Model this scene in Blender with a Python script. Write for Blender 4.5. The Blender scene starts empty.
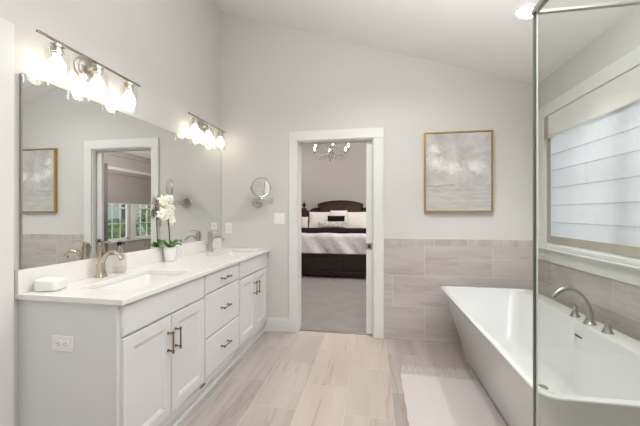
import bpy, bmesh, math, random
from mathutils import Vector, Matrix
random.seed(7)
sc = bpy.context.scene
C = sc.collection
PI = math.pi

# ------------------------------------------------------------------ camera
CAM_H = 1.2755
cd = bpy.data.cameras.new('camera')
cd.sensor_width = 36.0
cd.lens = 310.8 / 640 * 36.0
cd.clip_start = 0.02
cam = bpy.data.objects.new('camera', cd); C.objects.link(cam)
cam.location = (0, 0, CAM_H)
cam.rotation_euler = (PI / 2, 0, 0.1691)
sc.camera = cam

# ------------------------------------------------------------------ world, lights, exposure
w = bpy.data.worlds.new('world'); sc.world = w; w.use_nodes = True
bg = w.node_tree.nodes['Background']
bg.inputs[0].default_value = (0.93, 0.965, 1.0, 1); bg.inputs[1].default_value = 1.15
sc.view_settings.view_transform = 'Standard'
sc.view_settings.look = 'None'
sc.view_settings.exposure = -0.06
sc.view_settings.gamma = 1.0
sc.view_settings.use_curve_mapping = False

def area(name, loc, rot, sx, sy, power, col):
    l = bpy.data.lights.new(name, 'AREA'); l.shape = 'RECTANGLE'; l.size = sx; l.size_y = sy
    l.energy = power; l.color = col
    o = bpy.data.objects.new(name, l); C.objects.link(o); o.location = loc; o.rotation_euler = rot
    return o
def spot(name, loc, power, col, size=0.05, ang=150, blend=0.6):
    l = bpy.data.lights.new(name, 'SPOT'); l.energy = power; l.color = col
    l.shadow_soft_size = size; l.spot_size = math.radians(ang); l.spot_blend = blend
    o = bpy.data.objects.new(name, l); C.objects.link(o); o.location = loc
    return o
# daylight outside the windows
area('daylight_bath_window', (2.3, 2.2, 1.75), (0, PI / 2, 0), 1.5, 1.9, 23, (0.95, 0.96, 1.0))
area('daylight_bedroom_windows', (4.1, 7.35, 3.3), (0, math.radians(50), 0), 1.2, 2.4, 170, (0.92, 0.96, 1.0))
WARM = (1.0, 0.99, 0.965)
def bath_ceiling_z(x): return 3.515 - 0.3235 * (x + 1.67)
# recessed lamps; after the first, unseen ones added for fill
CANS = [(1.03, 2.32), (1.03, 0.55), (-0.35, 0.55), (0.10, 2.0), (0.1, -0.6)]
CAN_POWER = [34, 32, 30, 52, 48]
for (x, y), p in zip(CANS, CAN_POWER):
    spot('downlight_beam', (x, y, bath_ceiling_z(x) - 0.035), p, WARM, 0.03, 84 if (x, y) == CANS[0] else 150, 0.6 if (x, y) == CANS[0] else 0.6)
for x, y in ((-2.0, 5.2), (-0.1, 5.0), (1.6, 5.6), (-2.4, 7.4)):  # unseen beams without fixtures, added to brighten the bedroom
    spot('bedroom_fill_beam', (x, y, 3.02 if x > 1 else 3.7), 60, WARM, 0.06)

# soft lights added as unseen fill, aimed up at both ceilings
area('ceiling_fill', (0.35, 1.0, 2.0), (math.radians(180), 0, 0), 0.6, 0.6, 48, (0.94, 0.985, 1.0))
area('bedroom_ceiling_fill', (0.9, 4.6, 1.6), (math.radians(160), 0, 0), 0.6, 0.6, 150, (1.0, 0.985, 0.97))

# ------------------------------------------------------------------ materials
def rgb(r, g, b):
    f = lambda c: (c / 255 / 12.92) if c / 255 <= 0.04045 else ((c / 255 + 0.055) / 1.055) ** 2.4
    return (f(r), f(g), f(b), 1)
class NT:
    def __init__(s, m): s.t = m.node_tree; s.n = s.t.nodes
    def new(s, ty, **k):
        n = s.n.new(ty)
        for a, b in k.items(): setattr(n, a, b)
        return n
    def link(s, a, b): s.t.links.new(a, b)
    def val(s, sock, v):
        if hasattr(v, 'is_output'): s.link(v, sock)
        else: sock.default_value = v
    def math(s, op, a, b=0.0, c=None):
        n = s.new('ShaderNodeMath', operation=op); s.val(n.inputs[0], a); s.val(n.inputs[1], b)
        if c is not None: s.val(n.inputs[2], c)
        return n.outputs[0]
    def mix(s, fac, a, b, blend='MIX'):
        n = s.new('ShaderNodeMix', data_type='RGBA', blend_type=blend)
        s.val(n.inputs[0], fac); s.val(n.inputs[6], a); s.val(n.inputs[7], b)
        return n.outputs[2]
    def ramp(s, f, pts):
        n = s.new('ShaderNodeValToRGB'); s.link(f, n.inputs[0])
        el = n.color_ramp.elements
        while len(el) < len(pts): el.new(0.5)
        for e, (p, c) in zip(el, pts): e.position = p; e.color = c if len(c) == 4 else (*c, 1)
        return n.outputs[0]
    def noise(s, vec, scale, detail=4, rough=0.55, dist=0.0):
        n = s.new('ShaderNodeTexNoise'); s.link(vec, n.inputs['Vector'])
        n.inputs['Scale'].default_value = scale; n.inputs['Detail'].default_value = detail
        n.inputs['Roughness'].default_value = rough; n.inputs['Distortion'].default_value = dist
        return n.outputs['Fac']
    def mapping(s, vec, scale=(1, 1, 1), loc=(0, 0, 0)):
        n = s.new('ShaderNodeMapping'); s.link(vec, n.inputs['Vector'])
        n.inputs['Scale'].default_value = scale; n.inputs['Location'].default_value = loc
        return n.outputs[0]
MATS = {}
def mat(name, col=(0.8, 0.8, 0.8, 1), rough=0.5, metal=0.0, spec=0.5, bump=0.0, bscale=60, bscale3=None, var=0.0, vscale=4, coat=0, emit=None, estr=0, sheen=0):
    if name in MATS: return MATS[name]
    m = bpy.data.materials.new(name); m.use_nodes = True; t = NT(m)
    b = t.n['Principled BSDF']
    b.inputs['Base Color'].default_value = col
    b.inputs['Roughness'].default_value = rough; b.inputs['Metallic'].default_value = metal
    b.inputs['Specular IOR Level'].default_value = spec
    b.inputs['Coat Weight'].default_value = coat
    b.inputs['Sheen Weight'].default_value = sheen
    co = t.new('ShaderNodeTexCoord').outputs['Object']
    if var:
        f = t.noise(co, vscale, 3)
        d = tuple(c * (1 - var) for c in col[:3]) + (1,)
        l = tuple(min(1, c * (1 + var)) for c in col[:3]) + (1,)
        t.link(t.ramp(f, [(0.3, d), (0.7, l)]), b.inputs['Base Color'])
    if bump:
        v = t.mapping(co, bscale3) if bscale3 else co
        f = t.noise(v, bscale, 3)
        bn = t.new('ShaderNodeBump'); bn.inputs['Strength'].default_value = bump; bn.inputs['Distance'].default_value = 0.002
        t.link(f, bn.inputs['Height']); t.link(bn.outputs[0], b.inputs['Normal'])
    if emit:
        b.inputs['Emission Color'].default_value = emit; b.inputs['Emission Strength'].default_value = estr
    MATS[name] = m
    return m
def emis(name, col, strength):
    m = bpy.data.materials.new(name); m.use_nodes = True; t = NT(m)
    t.n.remove(t.n['Principled BSDF'])
    e = t.new('ShaderNodeEmission'); e.inputs[0].default_value = col; e.inputs[1].default_value = strength
    t.link(e.outputs[0], t.n['Material Output'].inputs[0]); return m
def glassmat(name, tint=(0.94, 0.97, 0.955, 1), gl=1.0, rough=0.0, ior=1.45):
    # thin clear pane: transmits straight through, reflects by Fresnel
    m = bpy.data.materials.new(name); m.use_nodes = True; t = NT(m)
    t.n.remove(t.n['Principled BSDF'])
    tr = t.new('ShaderNodeBsdfTransparent'); tr.inputs[0].default_value = tint
    g = t.new('ShaderNodeBsdfGlossy'); g.inputs[0].default_value = (1, 1, 1, 1); g.inputs['Roughness'].default_value = rough
    fr = t.new('ShaderNodeFresnel'); ge = t.new('ShaderNodeNewGeometry')
    # same reflectance on the way in and out of the pane
    t.link(t.math('ADD', ior, t.math('MULTIPLY', ge.outputs['Backfacing'], 1.0 / ior - ior)), fr.inputs[0])
    mx = t.new('ShaderNodeMixShader'); t.link(t.math('MULTIPLY', fr.outputs[0], gl), mx.inputs[0])
    t.link(tr.outputs[0], mx.inputs[1]); t.link(g.outputs[0], mx.inputs[2])
    t.link(mx.outputs[0], t.n['Material Output'].inputs[0]); return m
def tilemat(name, ua, va, tw, th, u0, v0, base, dark, warm, grout, rough=0.35, gw=0.0016, half=True, vein=1.0, stretch=(1, 1), warmth=None):
    """Running-bond stone-look porcelain. ua/va = axis index of the long and the short side."""
    m = bpy.data.materials.new(name); m.use_nodes = True; t = NT(m)
    b = t.n['Principled BSDF']
    co = t.new('ShaderNodeTexCoord').outputs['Object']
    sp = t.new('ShaderNodeSeparateXYZ'); t.link(co, sp.inputs[0])
    U, V = sp.outputs[ua], sp.outputs[va]
    v = t.math('DIVIDE', t.math('SUBTRACT', V, v0), th)
    row = t.math('FLOOR', v); fv = t.math('SUBTRACT', v, row)
    u = t.math('DIVIDE', t.math('SUBTRACT', U, u0), tw)
    if half: u = t.math('ADD', u, t.math('MULTIPLY', t.math('FLOORED_MODULO', row, 2.0), 0.5))
    col = t.math('FLOOR', u); fu = t.math('SUBTRACT', u, col)
    du = t.math('MULTIPLY', t.math('MINIMUM', fu, t.math('SUBTRACT', 1.0, fu)), tw)
    dv = t.math('MULTIPLY', t.math('MINIMUM', fv, t.math('SUBTRACT', 1.0, fv)), th)
    g = t.math('LESS_THAN', t.math('MINIMUM', du, dv), gw)
    idv = t.new('ShaderNodeCombineXYZ'); t.link(row, idv.inputs[0]); t.link(col, idv.inputs[1])
    wn = t.new('ShaderNodeTexWhiteNoise', noise_dimensions='3D'); t.link(idv.outputs[0], wn.inputs['Vector'])
    # vein coordinates: stretched along the tile, shifted per tile
    vc = t.new('ShaderNodeCombineXYZ')
    t.link(t.math('MULTIPLY', U, 1.1 * stretch[0]), vc.inputs[0]); t.link(t.math('MULTIPLY', V, 7.0 * stretch[1]), vc.inputs[1])
    t.link(t.math('MULTIPLY', wn.outputs['Value'], 37.0), vc.inputs[2])
    n1 = t.noise(vc.outputs[0], 1.0, 5, 0.55, 0.5)
    n2 = t.noise(vc.outputs[0], 3.1, 5, 0.6, 0.6)
    c = t.mix(t.ramp(n1, [(0.36, (0, 0, 0, 1)), (0.68, (1, 1, 1, 1))]), dark, base)
    c = t.mix(t.math('MULTIPLY', t.ramp(n2, [(0.50, (0, 0, 0, 1)), (0.545, (1, 1, 1, 1)), (0.60, (0, 0, 0, 1))]), 0.35 * vein), c, dark)
    wf = t.math('MULTIPLY', wn.outputs['Value'], 0.5) if warmth is None else warmth(t, row, wn.outputs['Value'])
    c = t.mix(wf, c, warm)
    n3 = t.noise(vc.outputs[0], 1.3, 3, 0.5, 0.5)
    c = t.mix(t.math('MULTIPLY', t.ramp(n3, [(0.575, (0, 0, 0, 1)), (0.60, (1, 1, 1, 1)), (0.615, (0.5, 0.5, 0.5, 1)), (0.65, (0, 0, 0, 1))]), 0.48 * vein), c, rgb(150, 122, 104))
    c = t.mix(g, c, grout)
    t.link(c, b.inputs['Base Color'])
    t.link(t.math('ADD', t.math('MULTIPLY', g, 0.4), rough), b.inputs['Roughness'])
    bn = t.new('ShaderNodeBump'); bn.inputs['Strength'].default_value = 0.4; bn.inputs['Distance'].default_value = 0.001
    t.link(t.math('SUBTRACT', 1.0, g), bn.inputs['Height']); t.link(bn.outputs[0], b.inputs['Normal'])
    return m

M = {}
M['wall'] = mat('wall_paint', rgb(212, 210, 206), 0.9, spec=0.25, bump=0.06, bscale=180)
M['ceil'] = mat('ceiling_paint', rgb(232, 228, 225), 0.95, spec=0.2)
M['bedwall'] = mat('bedroom_wall_paint', rgb(186, 180, 173), 0.9, spec=0.25)
M['trim'] = mat('trim_paint', rgb(226, 226, 224), 0.4)
M['cab'] = mat('cabinet_paint', rgb(222, 222, 223), 0.42)
M['quartz'] = mat('white_quartz', rgb(240, 237, 233), 0.18, var=0.015, vscale=9)
M['ceramic'] = mat('white_ceramic', rgb(240, 239, 236), 0.1, coat=0.3)
M['acrylic'] = mat('white_acrylic', rgb(222, 223, 223), 0.14, coat=0.4)
M['nickel'] = mat('brushed_nickel', rgb(192, 187, 180), 0.28, 1.0)
M['bar'] = mat('dark_nickel', rgb(150, 142, 130), 0.35, 1.0)
M['warmlit'] = mat('warm_lit_nickel', rgb(196, 185, 168), 0.26, 1.0)  # brushed nickel with the warm lamplight tinted into its colour
M['brass'] = mat('aged_brass', rgb(134, 114, 82), 0.34, 1.0)
M['tubnickel'] = mat('satin_nickel', rgb(170, 166, 160), 0.3, 1.0)
M['chrome'] = mat('polished_chrome', rgb(205, 203, 198), 0.12, 1.0)
M['gold'] = mat('gold_leaf_frame', rgb(188, 150, 88), 0.38, 0.85)
M['mirror'] = mat('silvered_glass', (0.86, 0.875, 0.865, 1), 0.0, 1.0)
M['backing'] = mat('mirror_edge', rgb(150, 148, 142), 0.4)
M['glass'] = glassmat('shower_glass', (0.957, 0.965, 0.955, 1), 0.5)
M['edge'] = mat('polished_glass_edge', rgb(112, 114, 108), 0.3)
M['lampglass'] = glassmat('clear_lamp_glass', (0.97, 0.97, 0.965, 1), 0.9)
M['pane'] = glassmat('window_pane', (0.97, 0.98, 0.98, 1), 0.8)
M['bottleglass'] = glassmat('bottle_glass', (0.93, 0.93, 0.92, 1), 1.6)
M['bulb'] = emis('lit_bulb', (1.0, 0.90, 0.78, 1), 12)
M['candle'] = emis('lit_candle_bulb', (1.0, 0.92, 0.80, 1), 16)
M['canlens'] = emis('lit_downlight_lens', (1.0, 0.97, 0.93, 1), 9)
M['black'] = mat('black_plastic', rgb(28, 27, 27), 0.35)
M['plate'] = mat('white_plastic', rgb(240, 239, 236), 0.35)
M['slot'] = mat('dark_slot', rgb(44, 43, 42), 0.6)
M['wood'] = mat('dark_walnut', rgb(62, 36, 22), 0.35, bump=0.2, bscale=14, bscale3=(1, 9, 9), var=0.25, vscale=6)
M['wooddark'] = mat('espresso_wood', rgb(36, 22, 17), 0.4, var=0.2, vscale=5)
M['linen'] = mat('white_linen', rgb(232, 226, 218), 0.9, bump=0.3, bscale=20, sheen=0.3)
M['throw'] = mat('dark_throw', rgb(30, 22, 22), 0.95, spec=0.1)
M['green'] = mat('orchid_leaf', rgb(86, 128, 58), 0.35, var=0.2, vscale=25)
M['stem'] = mat('orchid_stem', rgb(84, 74, 48), 0.5)
M['petal'] = mat('orchid_petal', rgb(246, 243, 230), 0.55)
M['lip'] = mat('orchid_lip', rgb(226, 210, 140), 0.5)
M['rugmat'] = mat('cream_cotton', rgb(204, 197, 194), 0.95, bump=0.5, bscale=160, sheen=0.2)
M['shade_band'] = mat('taupe_linen', rgb(172, 166, 150), 0.9, bump=0.4, bscale=220, var=0.08, vscale=60)
M['blind'] = mat('grey_roller_cloth', rgb(160, 152, 148), 0.9)
M['curtain'] = mat('grey_curtain', rgb(126, 122, 122), 0.9)
M['grass'] = mat('lawn_grass', rgb(150, 166, 120), 0.95, var=0.2)
M['leafbush'] = mat('garden_foliage', rgb(150, 172, 122), 0.8, var=0.35, vscale=4)
M['siding'] = mat('pale_siding', rgb(214, 218, 222), 0.8)
M['crystal'] = glassmat('crystal_drop', (0.88, 0.87, 0.85, 1), 2.2)

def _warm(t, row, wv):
    # the columns of floor tile in the middle of the room take more of the warm colour
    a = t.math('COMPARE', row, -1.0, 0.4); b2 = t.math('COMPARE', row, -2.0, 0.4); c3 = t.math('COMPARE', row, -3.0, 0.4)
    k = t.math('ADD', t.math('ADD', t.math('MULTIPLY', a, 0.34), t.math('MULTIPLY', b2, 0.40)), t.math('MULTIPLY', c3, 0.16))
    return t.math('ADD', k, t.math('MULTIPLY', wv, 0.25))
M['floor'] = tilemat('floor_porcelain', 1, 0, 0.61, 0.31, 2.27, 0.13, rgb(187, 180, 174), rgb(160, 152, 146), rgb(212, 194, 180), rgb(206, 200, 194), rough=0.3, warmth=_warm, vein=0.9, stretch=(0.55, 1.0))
M['tile'] = tilemat('wall_porcelain', 0, 2, 0.625, 0.3155, 0.505, 0.02, rgb(200, 194, 190), rgb(178, 170, 165), rgb(203, 195, 188), rgb(216, 213, 209), rough=0.3, vein=0.6)
M['tile_r'] = tilemat('wall_porcelain_right', 1, 2, 0.625, 0.3155, 2.9, 0.02, rgb(200, 194, 190), rgb(178, 170, 165), rgb(203, 195, 188), rgb(216, 213, 209), rough=0.3, vein=0.6)
M['border'] = tilemat('border_porcelain', 0, 2, 0.31, 0.07, 0.29, 0.9505, rgb(196, 190, 186), rgb(172, 165, 162), rgb(200, 192, 186), rgb(218, 215, 211), rough=0.3, vein=0.4, half=False, stretch=(9, 0.25))
M['border_r'] = tilemat('border_porcelain_right', 1, 2, 0.31, 0.07, 2.9, 0.9505, rgb(196, 190, 186), rgb(172, 165, 162), rgb(200, 192, 186), rgb(218, 215, 211), rough=0.3, vein=0.4, half=False, stretch=(9, 0.25))

def carpetmat():
    m = mat('mauve_grey_carpet', rgb(132, 125, 123), 0.98, bump=0.8, bscale=150, var=0.10, vscale=5, sheen=0.3); return m
M['carpet'] = carpetmat()
def shademat():
    m = bpy.data.materials.new('white_sheer_shade'); m.use_nodes = True; t = NT(m)
    t.n.remove(t.n['Principled BSDF'])
    co = t.new('ShaderNodeTexCoord').outputs['Object']
    wv = t.noise(t.mapping(co, (1, 60, 3)), 3.0, 2)
    c = t.ramp(wv, [(0.2, rgb(226, 227, 232)), (0.8, rgb(240, 241, 245))])
    d = t.new('ShaderNodeBsdfDiffuse'); t.link(c, d.inputs[0])
    tr = t.new('ShaderNodeBsdfTranslucent'); t.link(c, tr.inputs[0])
    mx = t.new('ShaderNodeMixShader'); mx.inputs[0].default_value = 0.5
    t.link(d.outputs[0], mx.inputs[1]); t.link(tr.outputs[0], mx.inputs[2])
    t.link(mx.outputs[0], t.n['Material Output'].inputs[0]); return m
M['shade'] = shademat()
def paintmat():
    # loose abstract cloudscape in greys and creams, thick white strokes
    m = bpy.data.materials.new('cloudscape_canvas'); m.use_nodes = True; t = NT(m)
    b = t.n['Principled BSDF']; b.inputs['Roughness'].default_value = 0.6
    co = t.new('ShaderNodeTexCoord').outputs['Object']
    sp = t.new('ShaderNodeSeparateXYZ'); t.link(co, sp.inputs[0])
    Z = t.math('DIVIDE', t.math('SUBTRACT', sp.outputs[2], 1.29), 0.77)
    X = t.math('DIVIDE', t.math('SUBTRACT', sp.outputs[0], 0.51), 0.61)
    sky = t.ramp(t.noise(co, 5.5, 6, 0.6, 0.7), [(0.3, rgb(172, 168, 165)), (0.5, rgb(190, 187, 183)), (0.72, rgb(212, 208, 203))])
    sea = t.ramp(t.noise(t.mapping(co, (1.5, 1, 9)), 4.5, 6, 0.65, 0.5), [(0.3, rgb(173, 170, 166)), (0.55, rgb(192, 189, 184)), (0.8, rgb(211, 207, 201))])
    wob = t.math('MULTIPLY', t.math('SUBTRACT', t.noise(co, 7, 3), 0.5), 0.06)
    below = t.math('LESS_THAN', t.math('ADD', Z, wob), 0.335)
    c = t.mix(below, sky, sea)
    # white clouds: a tall bank on the left, one at the right
    def blob(cx, cz, rx, rz, sc_):
        dx = t.math('DIVIDE', t.math('SUBTRACT', X, cx), rx); dz = t.math('DIVIDE', t.math('SUBTRACT', Z, cz), rz)
        r2 = t.math('ADD', t.math('MULTIPLY', dx, dx), t.math('MULTIPLY', dz, dz))
        n = t.noise(t.mapping(co, (1, 1, 1.2)), sc_, 8, 0.72, 1.2)
        return t.math('SUBTRACT', t.math('MULTIPLY', n, 2.1), t.math('ADD', t.math('MULTIPLY', r2, 0.75), 0.38))
    cl = t.math('MAXIMUM', t.math('MAXIMUM', blob(0.18, 0.62, 0.22, 0.16, 9), blob(0.42, 0.57, 0.24, 0.13, 11)), blob(0.78, 0.57, 0.19, 0.13, 10))
    cl = t.math('MAXIMUM', cl, blob(0.16, 0.80, 0.15, 0.10, 8))
    c = t.mix(t.math('MULTIPLY', t.ramp(cl, [(0.2, (0, 0, 0, 1)), (0.75, (1, 1, 1, 1))]), 0.85), c, rgb(237, 235, 231))
    dz = t.math('ABSOLUTE', t.math('SUBTRACT', t.math('ADD', Z, wob), 0.33))
    hz = t.math('MULTIPLY', t.math('LESS_THAN', dz, 0.012), t.math('MULTIPLY', t.math('LESS_THAN', X, 0.45), 0.45))
    c = t.mix(hz, c, rgb(140, 142, 142))
    t.link(c, b.inputs['Base Color'])
    bn = t.new('ShaderNodeBump'); bn.inputs['Strength'].default_value = 0.25; bn.inputs['Distance'].default_value = 0.003
    t.link(t.noise(co, 40, 5), bn.inputs['Height']); t.link(bn.outputs[0], b.inputs['Normal'])
    return m
M['seam'] = mat('double_cloth_seam', rgb(196, 196, 198), 0.9)
M['paint'] = paintmat()
def lumbarmat():
    m = bpy.data.materials.new('scroll_pattern_cloth'); m.use_nodes = True; t = NT(m)
    b = t.n['Principled BSDF']; b.inputs['Roughness'].default_value = 0.9
    co = t.new('ShaderNodeTexCoord').outputs['Object']
    n = t.noise(co, 17, 2, 0.5, 2.2)
    t.link(t.ramp(n, [(0.46, rgb(222, 216, 208)), (0.49, rgb(120, 112, 108)), (0.51, rgb(120, 112, 108)), (0.54, rgb(222, 216, 208))]), b.inputs['Base Color']); return m
M['scroll'] = lumbarmat()
def quiltmat():
    m = bpy.data.materials.new('quilted_coverlet'); m.use_nodes = True; t = NT(m)
    b = t.n['Principled BSDF']; b.inputs['Roughness'].default_value = 0.9
    b.inputs['Base Color'].default_value = rgb(232, 229, 232)
    co = t.new('ShaderNodeTexCoord').outputs['Object']
    v = t.new('ShaderNodeTexVoronoi', feature='DISTANCE_TO_EDGE'); t.link(co, v.inputs['Vector']); v.inputs['Scale'].default_value = 9
    bn = t.new('ShaderNodeBump'); bn.inputs['Strength'].default_value = 0.8; bn.inputs['Distance'].default_value = 0.01
    t.link(v.outputs['Distance'], bn.inputs['Height']); t.link(bn.outputs[0], b.inputs['Normal']); return m
M['quilt'] = quiltmat()

# ------------------------------------------------------------------ mesh helpers
class B:
    def __init__(s): s.b = bmesh.new()
    def box(s, x0, x1, y0, y1, z0, z1, rot=None, piv=None):
        vs = [s.b.verts.new(v) for v in ((x0, y0, z0), (x1, y0, z0), (x1, y1, z0), (x0, y1, z0), (x0, y0, z1), (x1, y0, z1), (x1, y1, z1), (x0, y1, z1))]
        for f in ((0, 3, 2, 1), (4, 5, 6, 7), (0, 1, 5, 4), (1, 2, 6, 5), (2, 3, 7, 6), (3, 0, 4, 7)): s.b.faces.new([vs[i] for i in f])
        if rot is not None:
            bmesh.ops.rotate(s.b, verts=vs, cent=piv, matrix=rot)
        return s
    def loft(s, rings, cap0=True, cap1=True, closed=True):
        R = [[s.b.verts.new(p) for p in r] for r in rings]
        n = len(R[0])
        for a, b_ in zip(R, R[1:]):
            for i in range(n if closed else n - 1):
                j = (i + 1) % n
                s.b.faces.new((a[i], a[j], b_[j], b_[i]))
        if cap0: s.b.faces.new(list(reversed(R[0])))
        if cap1: s.b.faces.new(R[-1])
        return s
    def lathe(s, prof, c=(0, 0, 0), axis=(0, 0, 1), n=24, cap0=True, cap1=True):
        q = Vector((0, 0, 1)).rotation_difference(Vector(axis)); c = Vector(c)
        rings = [[c + q @ Vector((r * math.cos(2 * PI * i / n), r * math.sin(2 * PI * i / n), h)) for i in range(n)] for r, h in prof]
        return s.loft(rings, cap0, cap1)
    def cyl(s, p0, p1, r0, r1=None, n=16):
        p0 = Vector(p0); p1 = Vector(p1); d = p1 - p0
        return s.lathe([(r0, 0), (r1 if r1 is not None else r0, d.length)], p0, d.normalized(), n)
    def tube(s, pts, rad, n=12, flat=None):
        pts = [Vector(p) for p in pts]; rings = []; up = None
        for i, p in enumerate(pts):
            d = (pts[min(i + 1, len(pts) - 1)] - pts[max(i - 1, 0)]).normalized()
            if up is None:
                up = Vector((0, 1, 0)) if abs(d.y) < 0.8 else Vector((1, 0, 0))
            a = d.cross(up).normalized(); bb = a.cross(d).normalized(); up = bb
            r = rad[i] if isinstance(rad, (list, tuple)) else rad
            fa, fb = (flat if flat else (1, 1))
            rings.append([p + a * r * fa * math.cos(2 * PI * k / n) + bb * r * fb * math.sin(2 * PI * k / n) for k in range(n)])
        return s.loft(rings)
    def sphere(s, c, r, sc=(1, 1, 1), u=16, v=10):
        prof = [(max(1e-4, math.sin(PI * i / v)) * r, -math.cos(PI * i / v) * r) for i in range(v + 1)]
        n = u; c = Vector(c)
        rings = [[c + Vector((a * math.cos(2 * PI * i / n) * sc[0], a * math.sin(2 * PI * i / n) * sc[1], h * sc[2])) for i in range(n)] for a, h in prof]
        return s.loft(rings)
    def obj(s, name, m, parent=None, smooth=False, bevel=0, seg=2, subd=0):
        bmesh.ops.recalc_face_normals(s.b, faces=s.b.faces)
        me = bpy.data.meshes.new(name); s.b.to_mesh(me); s.b.free()
        me.materials.append(m)
        o = bpy.data.objects.new(name, me); C.objects.link(o)
        if parent: o.parent = parent; o.matrix_parent_inverse = parent.matrix_basis.inverted()
        if smooth:
            for p in me.polygons: p.use_smooth = True
            if smooth != 'all': me.set_sharp_from_angle(angle=math.radians(40))
        if bevel:
            bv = o.modifiers.new('bevel', 'BEVEL'); bv.width = bevel; bv.segments = seg; bv.limit_method = 'ANGLE'
            bv.angle_limit = math.radians(50)
        if subd:
            sd = o.modifiers.new('sub', 'SUBSURF'); sd.levels = subd; sd.render_levels = subd
        return o
def rrect(x0, x1, y0, y1, r, z, n=5):
    out = []
    for cx, cy, a0 in ((x1 - r, y1 - r, 0), (x0 + r, y1 - r, 90), (x0 + r, y0 + r, 180), (x1 - r, y0 + r, 270)):
        for k in range(n + 1):
            a = math.radians(a0 + 90 * k / n); out.append((cx + r * math.cos(a), cy + r * math.sin(a), z))
    return out
def thing(name, label, cat, loc=(0, 0, 0), group=None):
    o = bpy.data.objects.new(name, None); C.objects.link(o); o.location = loc; o.empty_display_size = 0.05
    o['label'] = label; o['category'] = cat
    if group: o['group'] = group
    return o
def tag(o, label, cat, group=None):
    o['label'] = label; o['category'] = cat
    if group: o['group'] = group
    return o
def struct(o): o['kind'] = 'structure'; return o
def children(o): return [c for c in C.objects if c.parent == o]
def copy_tree(o, parent=None):
    c = o.copy(); C.objects.link(c)
    if parent: c.parent = parent; c.matrix_parent_inverse = o.matrix_parent_inverse.copy()
    for ch in children(o): copy_tree(ch, c)
    return c

# ------------------------------------------------------------------ room shell
XL, XR, YB = -1.685, 1.52, 3.23
Y0 = -1.3
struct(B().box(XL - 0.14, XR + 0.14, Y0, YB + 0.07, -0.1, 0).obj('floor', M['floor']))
struct(B().box(-3.34, 3.14, YB + 0.07, 8.89, -0.1, 0.006).obj('floor_bedroom', M['carpet']))
struct(B().box(-0.79, 0.01, YB + 0.055, YB + 0.085, 0.0, 0.009).obj('trim_threshold', M['tubnickel'], bevel=0.002))
b = B(); b.box(XL - 0.14, XL, Y0, 0.3, 0, 4.0); b.box(XL - 0.14, XL, 1.10, YB, 0, 4.0); b.box(XL - 0.14, XL, 0.3, 1.10, 2.07, 4.0)
struct(b.obj('wall_left', M['wall']))
struct(B().box(XL - 0.14, XR + 0.14, Y0 - 0.14, Y0, 0, 4.0).obj('wall_front', mat('front_bounce_paint', rgb(226, 227, 226), 0.9)))  # unseen wall added in a pale tone to bounce light forward
# back wall with the pocket-door opening; two skins right of it hold the sliding door
b = B()
b.box(-3.34, -0.797, YB, YB + 0.14, 0, 4.6)
b.box(-0.797, 0.01, YB, YB + 0.14, 2.045, 4.6)
b.box(0.01, 0.80, YB, YB + 0.045, 0, 4.6); b.box(0.01, 0.80, YB + 0.095, YB + 0.14, 0, 4.6)
b.box(0.80, 3.14, YB, YB + 0.14, 0, 4.6)
struct(b.obj('wall_back', M['wall']))
struct(B().box(-3.34, -0.9, YB + 0.14, YB + 0.145, 0, 4.6).box(0.12, 3.14, YB + 0.14, YB + 0.145, 0, 4.6).box(-0.9, 0.12, YB + 0.14, YB + 0.145, 2.16, 4.6).obj('wall_bedroom_front', M['bedwall']))
# right wall with window opening
WY0, WY1, WZ0, WZ1 = 1.35, 3.07, 1.0, 2.128
b = B()
b.box(XR, XR + 0.14, Y0, WY0, 0, 2.62); b.box(XR, XR + 0.14, WY1, YB, 0, 2.62)
b.box(XR, XR + 0.14, WY0, WY1, 0, WZ0); b.box(XR, XR + 0.14, WY0, WY1, WZ1, 2.62)
struct(b.obj('wall_right', M['wall']))
zc0, zc1 = bath_ceiling_z(XL - 0.14), bath_ceiling_z(XR + 0.14)
b = B(); b.loft([[(XL - 0.14, Y0, zc0), (XR + 0.14, Y0, zc1), (XR + 0.14, Y0, zc1 + 0.12), (XL - 0.14, Y0, zc0 + 0.12)],
                 [(XL - 0.14, YB, zc0), (XR + 0.14, YB, zc1), (XR + 0.14, YB, zc1 + 0.12), (XL - 0.14, YB, zc0 + 0.12)]])
struct(b.obj('ceiling', M['ceil']))
# wainscot tile on the back and right walls
ZT = 1.0198
b = B(); b.box(0.106, XR, YB - 0.010, YB, 0, ZT - 0.07)
struct(b.obj('wall_back_tile', M['tile']))
struct(B().box(0.106, XR, YB - 0.010, YB, ZT - 0.07, ZT).obj('wall_back_tile_border', M['border'], bevel=0.002))
struct(B().box(XR - 0.010, XR, 1.2, YB - 0.01, 0, 0.862).box(XR - 0.010, XR, 3.17, YB - 0.01, 0.862, ZT - 0.07).obj('wall_right_tile', M['tile_r']))
struct(B().box(XR - 0.010, XR, 3.17, YB - 0.01, ZT - 0.07, ZT).obj('wall_right_tile_border', M['border_r']))
struct(B().box(XR - 0.010, XR, Y0, 1.2, 0, 2.40).obj('wall_shower_tile', M['tile_r']))
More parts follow.
